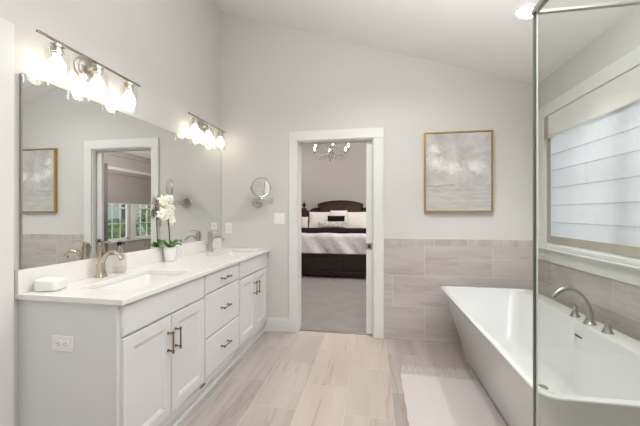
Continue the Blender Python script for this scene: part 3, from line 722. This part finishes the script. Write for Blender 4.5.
t = thing('framed_painting', 'gold framed pale cloudscape painting hanging above the tile beside the doorway', 'painting', (0.815, YB, 1.28))
px0, px1, pz0, pz1 = 0.5006, 1.1292, 1.2819, 2.0682
b = B(); fw = 0.012; yd = YB - 0.040
b.box(px0, px0 + fw, yd, YB - 0.002, pz0, pz1); b.box(px1 - fw, px1, yd, YB - 0.002, pz0, pz1)
b.box(px0 + fw, px1 - fw, yd, YB - 0.002, pz0, pz0 + fw); b.box(px0 + fw, px1 - fw, yd, YB - 0.002, pz1 - fw, pz1)
b.obj('frame', M['gold'], t, bevel=0.0015)
B().box(px0 + fw + 0.004, px1 - fw - 0.004, YB - 0.032, YB - 0.006, pz0 + fw + 0.004, pz1 - fw - 0.004).obj('canvas', M['paint'], t)
B().box(px0 + fw, px1 - fw, YB - 0.008, YB - 0.002, pz0 + fw, pz1 - fw).obj('backing_board', M['slot'], t)

# ------------------------------------------------------------------ bathtub
TZ = 0.60
tub = thing('bathtub', 'white freestanding rectangular bathtub with sloping sides under the window', 'bathtub', (1.0, 2.13, 0))
def tring(f, z, r): return rrect(f[0], f[1], f[2], f[3], r, z, 7)
outer0 = (0.795, 1.30, 1.42, 2.95); outer1 = (0.608, 1.385, 1.262, 3.045)
lerp = lambda a, b_, s: tuple(p + (q - p) * s for p, q in zip(a, b_))
rr = []
rr.append(tring(outer0, 0.0015, 0.07))
for s in (0.03, 0.15, 0.3, 0.45, 0.6, 0.75, 0.88, 0.965):
    e_ = s ** 1.12; rr.append(tring(lerp(outer0, outer1, e_), TZ * s, 0.075))
rr.append(tring(lerp(outer0, outer1, 0.995), TZ - 0.006, 0.075))
rr.append(tring((0.611, 1.382, 1.265, 3.042), TZ - 0.001, 0.074))
rr.append(tring((0.614, 1.379, 1.268, 3.039), TZ, 0.072))
inner1 = (0.640, 1.256, 1.296, 3.012); inner0 = (0.80, 1.16, 1.60, 2.80)
rr.append(tring((0.637, 1.260, 1.293, 3.015), TZ, 0.064))
for s in (0.0, 0.03, 0.2, 0.4, 0.6, 0.8, 0.92, 0.98):
    rr.append(tring(lerp(inner1, inner0, s ** 1.25), TZ - 0.004 - (TZ - 0.004 - 0.225) * s, 0.066 + 0.03 * s))
rr.append(tring((0.83, 1.13, 1.65, 2.75), 0.206, 0.09)); rr.append(tring((0.90, 1.06, 1.80, 2.60), 0.202, 0.07))
b = B(); b.loft(rr); b.obj('tub_shell', M['acrylic'], tub, smooth=True)
B().lathe([(0.030, 0), (0.030, 0.003), (0.022, 0.008), (0.001, 0.009)], (1.03, 2.12, 0.203), n=24).obj('drain', M['tubnickel'], tub, smooth=True)
b = B(); b.box(-0.004, 0.004, -0.036, 0.036, -0.0075, 0.0075)
ov = b.obj('overflow_slot', M['tubnickel'], tub, bevel=0.003); ov.matrix_world = Matrix.Translation((1.2445, 2.145, 0.520)) @ Matrix.Rotation(math.radians(-12), 4, 'Y')
B().box(1.2385, 1.2405, 2.112, 2.178, 0.515, 0.525).obj('overflow_opening', M['slot'], tub)
# tub filler and its two handles stand on the rim
tf = thing('tub_faucet', 'satin nickel gooseneck tub spout with two flared lever handles on the tub rim', 'faucet', (1.303, 2.14, TZ))
fxx = 1.303
b = B(); b.lathe([(0.033, 0.0003), (0.033, 0.004), (0.029, 0.008), (0.022, 0.03), (0.019, 0.05)], (fxx, 2.145, TZ), n=28)
pts = []; rad = []
for k, (x_, z_, r_) in enumerate(((fxx, .035, .021), (fxx - .004, .07, .0185), (fxx - .014, .11, .0165), (fxx - .033, .15, .0155), (fxx - .062, .183, .0150), (fxx - .098, .205, .0150), (fxx - .135, .209, .0150), (fxx - .163, .198, .0150), (fxx - .186, .178, .0145), (fxx - .203, .155, .014))):
    pts.append((x_, 2.145, TZ + z_)); rad.append(r_)
b.tube(pts, rad, 16); b.obj('spout', M['tubnickel'], tf, smooth=True)
for yy, s in ((2.285, 1), (2.00, -1)):
    b = B(); b.lathe([(0.027, 0.0003), (0.027, 0.004), (0.024, 0.008), (0.016, 0.03), (0.0115, 0.048), (0.0115, 0.056)], (fxx, yy, TZ), n=24)
    hb = b.obj('handle', M['tubnickel'], tf, smooth=True)
    b = B(); b.lathe([(0.012, 0.056), (0.014, 0.060), (0.013, 0.068), (0.001, 0.071)], (fxx, yy, TZ), n=20)
    b.tube([(fxx, yy, TZ + 0.064), (fxx + 0.01, yy - 0.02 * (1 if s < 0 else -1), TZ + 0.068), (fxx + 0.02, yy - 0.048 * (1 if s < 0 else -1), TZ + 0.073)], [0.006, 0.0055, 0.0045], 8)
    b.obj('lever', M['tubnickel'], hb, smooth=True)

# ------------------------------------------------------------------ bath mat
rug = thing('bath_mat', 'cream cotton bath mat with a fringed end on the floor along the bathtub', 'bath mat', (0.5, 2.0, 0))
RX0, RX1, RY0, RY1 = 0.212, 0.785, 1.50, 2.515
b = B(); nx, ny = 24, 40
g = [[None] * (ny + 1) for _ in range(nx + 1)]
grid = [[b.b.verts.new((RX0 + (RX1 - RX0) * i / nx + 0.003 * math.sin(j * 0.9), RY0 + (RY1 - RY0) * j / ny, 0.008 + 0.0012 * math.sin(i * 1.7 + j * 0.3) * math.sin(j * 0.8))) for j in range(ny + 1)] for i in range(nx + 1)]
for i in range(nx):
    for j in range(ny): b.b.faces.new((grid[i][j], grid[i + 1][j], grid[i + 1][j + 1], grid[i][j + 1]))
ret = bmesh.ops.extrude_face_region(b.b, geom=list(b.b.faces))
for v in [q for q in ret['geom'] if isinstance(q, bmesh.types.BMVert)]: v.co.z = 0.0012
b.obj('woven_mat', M['rugmat'], rug, smooth=True)
b = B()
for yend, s in ((RY1, 1), (RY0, -1)):
    for k in range(190):
        x_ = RX0 + (RX1 - RX0) * (k + 0.5) / 190; dx_ = random.uniform(-0.02, 0.02); L_ = random.uniform(0.13, 0.20)
        b.tube([(x_, yend - s * 0.005, 0.006), (x_ + dx_ * 0.4, yend + s * L_ * 0.35, 0.0075 + random.uniform(0, 0.004)), (x_ + dx_ * 1.2, yend + s * L_ * 0.7, 0.004 + random.uniform(0, 0.004)), (x_ + dx_ * 0.8, yend + s * L_, 0.0035)], [0.0022, 0.0024, 0.0026, 0.0016], 5)
fr = b.obj('fringe', M['rugmat'], rug, smooth=True); fr['kind'] = 'stuff'

# ------------------------------------------------------------------ roman shade
rs = thing('roman_shade', 'white roman shade with taupe border lowered over the window above the tub', 'window shade', (XR, 2.21, 2.12))
b = B(); folds = [1.777, 1.640, 1.490, 1.340, 1.195]
prof = [(1.524, 2.10)]
for zf in folds:
    prof += [(1.5235, zf + 0.05), (1.5225, zf + 0.004), (1.5225, zf - 0.004), (1.5238, zf - 0.03)]
prof += [(1.524, 1.0155)]
ya, yb = WY0 + 0.008, WY1 - 0.008
front = [[(x_, y_, z_) for x_, z_ in prof] + [(x_ + 0.0012, y_, z_) for x_, z_ in reversed(prof)] for y_ in (ya, yb)]
b.loft(front); b.obj('shade_cloth', M['shade'], rs)
def band(y0, y1, name='side_border'):
    b = B(); pr_ = [(x_ - 0.0012, z_) for x_, z_ in prof]
    b.loft([[(x_, y_, z_) for x_, z_ in pr_] + [(x_ + 0.0010, y_, z_) for x_, z_ in reversed(pr_)] for y_ in (y0, y1)])
    return b.obj(name, M['shade_band'], rs)
band(yb - 0.060, yb); band(ya, ya + 0.060)
for zf in folds:
    B().box(1.5205, 1.5222, ya + 0.06, yb - 0.06, zf - 0.0035, zf + 0.0035).obj('seam', M['seam'], rs)
    for k in range(5):
        yk_ = ya + 0.2 + k * (yb - ya - 0.4) / 4
        B().sphere((1.519, yk_, zf), 0.004, u=8, v=6).obj('cord_ring', M['seam'], rs, smooth='all')
B().box(1.5215, 1.5235, ya + 0.06, yb - 0.06, 1.0155, 1.077).obj('bottom_border', M['shade_band'], rs)
b = B(); b.loft([[(1.520, y_, 2.123), (1.503, y_, 2.120), (1.502, y_, 1.94), (1.505, y_, 1.925), (1.510, y_, 1.928), (1.5115, y_, 2.10), (1.520, y_, 2.105)] for y_ in (ya, yb)])
vl = b.obj('valance', mat('white_linen_shade', rgb(222, 221, 217), 0.9), rs)
b = B(); b.box(1.4995, 1.5025, yb - 0.062, yb + 0.001, 1.925, 2.122); b.obj('valance_border', M['shade_band'], vl)

# ------------------------------------------------------------------ shower enclosure
se = thing('shower_enclosure', 'frameless glass shower corner with a metal header rail beside the tub', 'shower enclosure', (0.56, 1.2, 0))
GX, GY, GZ = 0.560, 1.200, 1.972
B().box(GX - 0.005, GX + 0.005, 0.10, GY - 0.006, 0.012, GZ).obj('side_panel', M['glass'], se)
B().box(GX + 0.006, XR - 0.012, GY - 0.005, GY + 0.005, 0.012, GZ).obj('end_panel', M['glass'], se)
B().box(GX - 0.0055, GX - 0.001, GY - 0.006, GY + 0.005, 0.012, GZ).obj('glass_edge', M['edge'], se)
B().box(GX + 0.0005, GX + 0.0055, GY - 0.007, GY + 0.0055, 0.012, GZ).obj('seal_strip', mat('clear_seal', rgb(214, 220, 214), 0.3), se)
B().box(GX - 0.009, GX + 0.009, 0.10, GY + 0.009, GZ, GZ + 0.018).obj('header_rail', M['chrome'], se, bevel=0.0015)
B().box(GX + 0.009, XR - 0.011, GY - 0.007, GY + 0.007, GZ, GZ + 0.010).obj('end_rail', M['tubnickel'], se, bevel=0.0015)
B().box(GX - 0.008, GX + 0.008, 0.10, GY + 0.008, 0.001, 0.013).box(GX + 0.008, XR - 0.011, GY - 0.008, GY + 0.008, 0.001, 0.013).obj('bottom_channel', M['chrome'], se, bevel=0.0015)

# ------------------------------------------------------------------ recessed lights: one real, the others added
for k, (x, y) in enumerate(CANS):
    z = bath_ceiling_z(x); n = Vector((-0.3235, 0, -1)).normalized()
    t = thing('recessed_light', ['round white recessed ceiling light above the tub at the shower rail', 'round white unseen recessed light added for fill over the shower', 'round white unseen recessed light added for fill near the closet door', 'round white unseen recessed light added for fill over the open floor', 'round white unseen recessed light added for fill nearest the front wall'][k], 'ceiling light', (x, y, z), 'recessed ceiling lights')
    B().lathe([(0.062, 0.0005), (0.085, 0.0005), (0.085, 0.004), (0.066, 0.008), (0.062, 0.006)], (x, y, z), n, 40, cap0=False, cap1=False).obj('trim_ring', M['plate'], t, smooth=True)
    B().lathe([(0.063, 0.001), (0.063, 0.003)], (x, y, z), n, 40).obj('lens', M['canlens'], t)

# ------------------------------------------------------------------ bedroom furniture
bed = thing('bed', 'king size dark carved wood bed with high arched headboard seen through the doorway', 'bed', (-0.86, 7.1, 0))
bx = -0.86; hy = 8.22
outl = [(0, 1.606), (0.20, 1.600), (0.38, 1.575), (0.52, 1.540), (0.585, 1.522), (0.60, 1.50), (0.565, 1.478), (0.545, 1.45), (0.60, 1.415), (0.70, 1.405), (0.76, 1.385), (0.80, 1.345), (0.86, 1.330), (0.94, 1.355)]
full = [(-a, z_) for a, z_ in reversed(outl[1:])] + outl
b = B(); poly = [(bx + a, z_) for a, z_ in full]
for lay, (y0_, y1_) in enumerate(((hy, hy + 0.05),)):
    n_ = len(poly)
    for i in range(n_ - 1):
        (xa_, za_), (xb_, zb_) = poly[i], poly[i + 1]
        b.loft([[(xa_, y0_, 0.35), (xa_, y0_, za_), (xa_, y1_, za_), (xa_, y1_, 0.35)], [(xb_, y0_, 0.35), (xb_, y0_, zb_), (xb_, y1_, zb_), (xb_, y1_, 0.35)]])
b.obj('headboard', M['wood'], bed)
b = B(); b.tube([(bx + a, hy - 0.005, z_ - 0.012) for a, z_ in full], 0.020, 8); b.tube([(bx + a * 0.90, hy - 0.004, z_ - 0.085) for a, z_ in full if abs(a) < 0.57], 0.012, 8)
b.obj('headboard_moulding', M['wooddark'], bed, smooth=True)
for s in (-1, 1):
    b = B(); b.box(bx + s * 0.985 - 0.06, bx + s * 0.985 + 0.06, hy - 0.03, hy + 0.08, 0, 1.33)
    b.box(bx + s * 0.985 - 0.075, bx + s * 0.985 + 0.075, hy - 0.045, hy + 0.09, 1.33, 1.36)
    b.box(bx + s * 0.985 - 0.065, bx + s * 0.985 + 0.065, hy - 0.035, hy + 0.085, 1.36, 1.405)
    p = b.obj('bedpost', M['wood'], bed, bevel=0.006)
    B().lathe([(0.045, 1.405), (0.028, 1.42), (0.018, 1.44), (0.045, 1.465), (0.062, 1.492), (0.045, 1.515), (0.018, 1.535), (0.024, 1.555), (0.012, 1.578), (0.001, 1.59)], (bx + s * 0.985, hy + 0.025, 0), n=20).obj('finial', M['wooddark'], p, smooth=True)
    b = B(); b.box(bx + s * 0.985 - 0.055, bx + s * 0.985 + 0.055, 5.94, 6.05, 0, 0.50); b.box(bx + s * 0.985 - 0.068, bx + s * 0.985 + 0.068, 5.928, 6.062, 0.50, 0.53)
    b.obj('foot_post', M['wooddark'], bed, bevel=0.006)
    B().box(bx + s * 0.985 - 0.02, bx + s * 0.985 + 0.02, 6.05, hy - 0.03, 0.14, 0.38).obj('side_rail', M['wooddark'], bed, bevel=0.004)
b = B(); b.box(bx - 0.93, bx + 0.93, 5.975, 6.02, 0.10, 0.455); b.box(bx - 0.93, bx + 0.93, 5.955, 6.04, 0.455, 0.485); b.box(bx - 0.93, bx + 0.93, 5.955, 6.04, 0.07, 0.135)
for k in range(3): x0_ = bx - 0.88 + k * 0.60; b.box(x0_, x0_ + 0.56, 5.966, 5.976, 0.19, 0.41)
b.obj('footboard', M['wooddark'], bed, bevel=0.004)
B().box(bx - 0.94, bx + 0.94, 6.07, 8.19, 0.30, 0.80).obj('mattress', M['linen'], bed, bevel=0.05, seg=4)
# coverlet hanging over the foot and sides, with folds
def coverlet():
    b = B(); n = 60; m_ = 14
    rows = []
    for j in range(m_ + 1):
        if j <= 6: y_ = 6.055; z_ = 0.40 + (0.855 - 0.40) * j / 6
        else: y_ = 6.055 + 0.04 + (2.05 - 0.04) * (j - 7) / (m_ - 7); z_ = 0.872
        row = []
        for i in range(n + 1):
            x_ = bx - 0.955 + 1.91 * i / n
            k = (1 - min(1, max(0, (z_ - 0.42) / 0.45))) if j <= 6 else 0
            ph = x_ * 9 + z_ * 7
            yy = y_ + (0.026 * math.sin(ph) + 0.014 * math.sin(ph * 2.3 + 1)) * (0.3 + k) if j <= 6 else y_
            row.append((x_, yy + (0.0 if j > 6 else 0.0), z_ + (0.006 * math.sin(x_ * 11 + y_ * 5) if j > 6 else 0)))
        rows.append(row)
    V = [[b.b.verts.new(p) for p in r] for r in rows]
    for a, c_ in zip(V, V[1:]):
        for i in range(n): b.b.faces.new((a[i], a[i + 1], c_[i + 1], c_[i]))
    for e_, s in ((0, -1), (n, 1)):   # side drops
        top = [V[j][e_] for j in range(7, m_ + 1)]
        low = [b.b.verts.new((v.co.x + s * 0.06, v.co.y, 0.36)) for v in top]
        for k in range(len(top) - 1): b.b.faces.new((top[k], top[k + 1], low[k + 1], low[k]))
    o = b.obj('coverlet', M['quilt'], bed, smooth='all'); sl = o.modifiers.new('thick', 'SOLIDIFY'); sl.thickness = 0.012; sl.offset = 1
coverlet()
b = B(); b.loft([[(x_, y_, z_) for y_, z_ in ((6.075, 0.872), (6.080, 0.890), (6.12, 0.902), (7.70, 0.902), (7.74, 0.898), (7.75, 0.886), (7.6, 0.885), (6.2, 0.885))] for x_ in [bx - 0.97 + 1.94 * k / 16 for k in range(17)]])
tag(b.obj('throw_blanket', M['throw'], None, smooth=True), 'dark brown throw blanket folded flat across the top of the bed', 'blanket')
def pillow(name, label, x, y, z, w_, h_, d_, m, tilt=0.35, group=None, rz_=0.0):
    b = B(); n = 14
    def pt(u, v, s):
        e_ = (1 - abs(u) ** 3.0) * (1 - abs(v) ** 3.0); pinch = 1 - 0.06 * (1 - abs(u)) * 0 - 0.05 * (abs(u * v))
        return (u * w_ / 2 * (1 - 0.05 * (1 - v * v)), s * d_ / 2 * max(0.04, e_) ** 0.6, v * h_ / 2 * (1 - 0.05 * (1 - u * u)))
    G = [[b.b.verts.new(pt(-1 + 2 * i / n, -1 + 2 * j / n, 1)) for j in range(n + 1)] for i in range(n + 1)]
    H = [[b.b.verts.new(pt(-1 + 2 * i / n, -1 + 2 * j / n, -1)) for j in range(n + 1)] for i in range(n + 1)]
    for i in range(n):
        for j in range(n):
            b.b.faces.new((G[i][j], G[i][j + 1], G[i + 1][j + 1], G[i + 1][j])); b.b.faces.new((H[i][j], H[i + 1][j], H[i + 1][j + 1], H[i][j + 1]))
    bd = [(i, 0) for i in range(n)] + [(n, j) for j in range(n)] + [(i, n) for i in range(n, 0, -1)] + [(0, j) for j in range(n, 0, -1)]
    for (i, j), (k, l) in zip(bd, bd[1:] + bd[:1]): b.b.faces.new((G[i][j], G[k][l], H[k][l], H[i][j]))
    o = b.obj(name, m, None, smooth='all')
    o.location = (x, y, z); o.rotation_euler = (-tilt, 0, rz_)
    tag(o, label, 'pillow', group)
    return o
gp = 'pillows piled against the headboard'
pillow('pillow', 'large white square pillow on the left half of the bed behind the patterned bolster', bx - 0.48, 8.02, 1.085, 0.66, 0.46, 0.17, M['linen'], 0.30, gp)
pillow('pillow', 'large white square pillow on the right half of the bed next to the door frame', bx + 0.42, 8.02, 1.085, 0.68, 0.46, 0.17, M['linen'], 0.30, gp)
pillow('pillow', 'white sleeping pillow leaning by the left bedpost', bx - 0.90, 7.93, 1.02, 0.18, 0.32, 0.14, M['linen'], 0.25, gp)
pillow('pillow', 'white pillow standing upright in the middle of the headboard', bx + 0.0, 7.84, 1.175, 0.44, 0.34, 0.14, M['linen'], 0.25, gp)
pillow('pillow', 'small black pillow in the middle of the bed in front of the white pillows', bx - 0.05, 7.71, 1.11, 0.44, 0.20, 0.10, M['throw'], 0.30, gp)
pillow('pillow', 'low grey and white patterned bolster pillow lying in front of the black pillow', bx - 0.13, 7.60, 0.985, 0.72, 0.17, 0.13, M['scroll'], 0.20, gp)

# chandelier
ch = thing('chandelier', 'silver crystal chandelier with six lit candle bulbs hanging over the bed', 'chandelier', (-0.86, 6.4, 2.54))
cx, cy = -0.86, 6.4
b = B(); b.lathe([(0.006, -0.10), (0.020, -0.085), (0.012, -0.06), (0.035, -0.03), (0.050, 0.0), (0.030, 0.03), (0.012, 0.06), (0.022, 0.10), (0.030, 0.13), (0.010, 0.17), (0.008, 0.24)], (cx, cy, 2.54), n=16)
b.cyl((cx, cy, 2.77), (cx, cy, 3.98), 0.007); b.lathe([(0.06, 0), (0.06, 0.02), (0.02, -0.04)][::-1], (cx, cy, 3.97), n=16)
b.obj('centre_stem', M['chrome'], ch, smooth=True)
for k in range(6):
    a = math.radians(-17 + 60 * k); dx_, dy_ = math.cos(a), math.sin(a)
    P = lambda r, z_: (cx + dx_ * r, cy + dy_ * r, 2.54 + z_)
    b = B(); b.tube([P(0.03, 0.0), P(0.09, -0.05), P(0.17, -0.085), P(0.26, -0.085), P(0.34, -0.05), P(0.378, 0.0), P(0.383, 0.03)], 0.0075, 8)
    b.tube([P(0.02, 0.15), P(0.08, 0.17), P(0.13, 0.14), P(0.15, 0.09)], 0.005, 6)
    b.lathe([(0.010, 0.02), (0.036, 0.03), (0.038, 0.034), (0.012, 0.038)], (cx + dx_ * 0.383, cy + dy_ * 0.383, 2.54), n=14)
    arm = b.obj('arm', M['chrome'], ch, smooth=True)
    B().cyl(P(0.383, 0.036), P(0.383, 0.075), 0.011).obj('candle_sleeve', M['plate'], arm)
    B().lathe([(0.010, 0.075), (0.018, 0.090), (0.020, 0.102), (0.015, 0.122), (0.007, 0.140), (0.001, 0.152)], (cx + dx_ * 0.383, cy + dy_ * 0.383, 2.54), n=14).obj('bulb', M['candle'], ch, smooth='all')
    for r, z_ in ((0.383, -0.01), (0.17, -0.13), (0.27, -0.13), (0.15, 0.05), (0.06, -0.10), (0.33, -0.10), (0.22, -0.145), (0.11, -0.12)):
        q = Vector(P(r, z_)); b = B(); b.lathe([(0.001, 0.028), (0.011, 0.008), (0.011, -0.006), (0.001, -0.030)], q, n=8); b.obj('crystal_drop', M['crystal'], ch)

# bedroom window dressing
rb = thing('roller_shade', 'grey roller shade half lowered over the bedroom windows, seen in the vanity mirror', 'window shade', (BXR - 0.04, 7.35, 2.3))
B().box(BXR - 0.024, BXR - 0.021, 6.50, 8.22, 1.515, 2.26).obj('shade_cloth', M['blind'], rb)
B().box(BXR - 0.060, BXR - 0.016, 6.48, 8.24, 2.25, 2.335).obj('headbox', M['blind'], rb, bevel=0.004)
B().box(BXR - 0.030, BXR - 0.016, 6.50, 8.22, 1.495, 1.517).obj('bottom_bar', M['trim'], rb)
b = B(); pr_ = []
for k in range(41):
    yy = 6.27 + 0.19 * k / 40; pr_.append((BXR - 0.075 + 0.022 * math.sin(k * 0.95), yy))
b.loft([[(x_, y_, z_) for x_, y_ in pr_] + [(x_ + 0.004, y_, z_) for x_, y_ in reversed(pr_)] for z_ in (0.02, 2.45)])
tag(b.obj('curtain', M['curtain'], None, smooth=True), 'grey curtain panel beside the bedroom window, seen in the vanity mirror', 'curtain')
# garden beyond
def shrub(x, y, r, h, label):
    b = B(); rnd = random.Random(int(x * 100 + y * 10))
    for k in range(260):
        a = rnd.uniform(0, 2 * PI); u = rnd.uniform(-0.2, 1); rad = math.sqrt(max(0, 1 - u * u)) * r * rnd.uniform(0.75, 1.08)
        c = Vector((x + rad * math.cos(a), y + rad * math.sin(a), -0.2 + h * (0.35 + 0.6 * u) * 1.0))
        s = r * 0.16; q = Matrix.Rotation(rnd.uniform(0, 6), 3, 'Z') @ Matrix.Rotation(rnd.uniform(-1.2, 1.2), 3, 'X')
        vs = [b.b.verts.new(c + q @ Vector(p)) for p in ((-s, -s * 0.5, 0), (0, -s * 0.6, s * 0.2), (s, 0, 0), (0, s * 0.6, s * 0.2), (-s, s * 0.5, 0))]
        b.b.faces.new(vs)
    b.sphere((x, y, -0.2 + h * 0.38), 1, (r * 0.8, r * 0.8, h * 0.5), 14, 8)
    tag(b.obj('garden_shrub', M['leafbush'], None), label, 'shrub')
shrub(7.6, 11.9, 0.8, 1.25, 'green shrub outside the left bedroom window, seen in the vanity mirror')
shrub(11.5, 19.5, 1.2, 2.3, 'round green shrub outside the right bedroom window, seen in the vanity mirror')

hs = thing('neighbour_house', 'pale neighbouring house with a grey roof far outside the bedroom windows', 'house', (20, 27, -0.4))
B().box(17, 25, 21, 33, -0.4, 2.6).obj('house_wall', M['siding'], hs)
b = B(); b.loft([[(16.6, y_, 2.55), (21, y_, 5.2), (25.4, y_, 2.55), (25.4, y_, 2.65), (21, y_, 5.35), (16.6, y_, 2.65)] for y_ in (20.6, 33.4)]); b.obj('roof', mat('grey_shingle', rgb(150, 152, 156), 0.9), hs)
for yy in (23, 27, 31): B().box(16.94, 17.0, yy - 0.6, yy + 0.6, 0.6, 2.0).obj('window', mat('dark_pane', rgb(90, 98, 106), 0.2), hs)
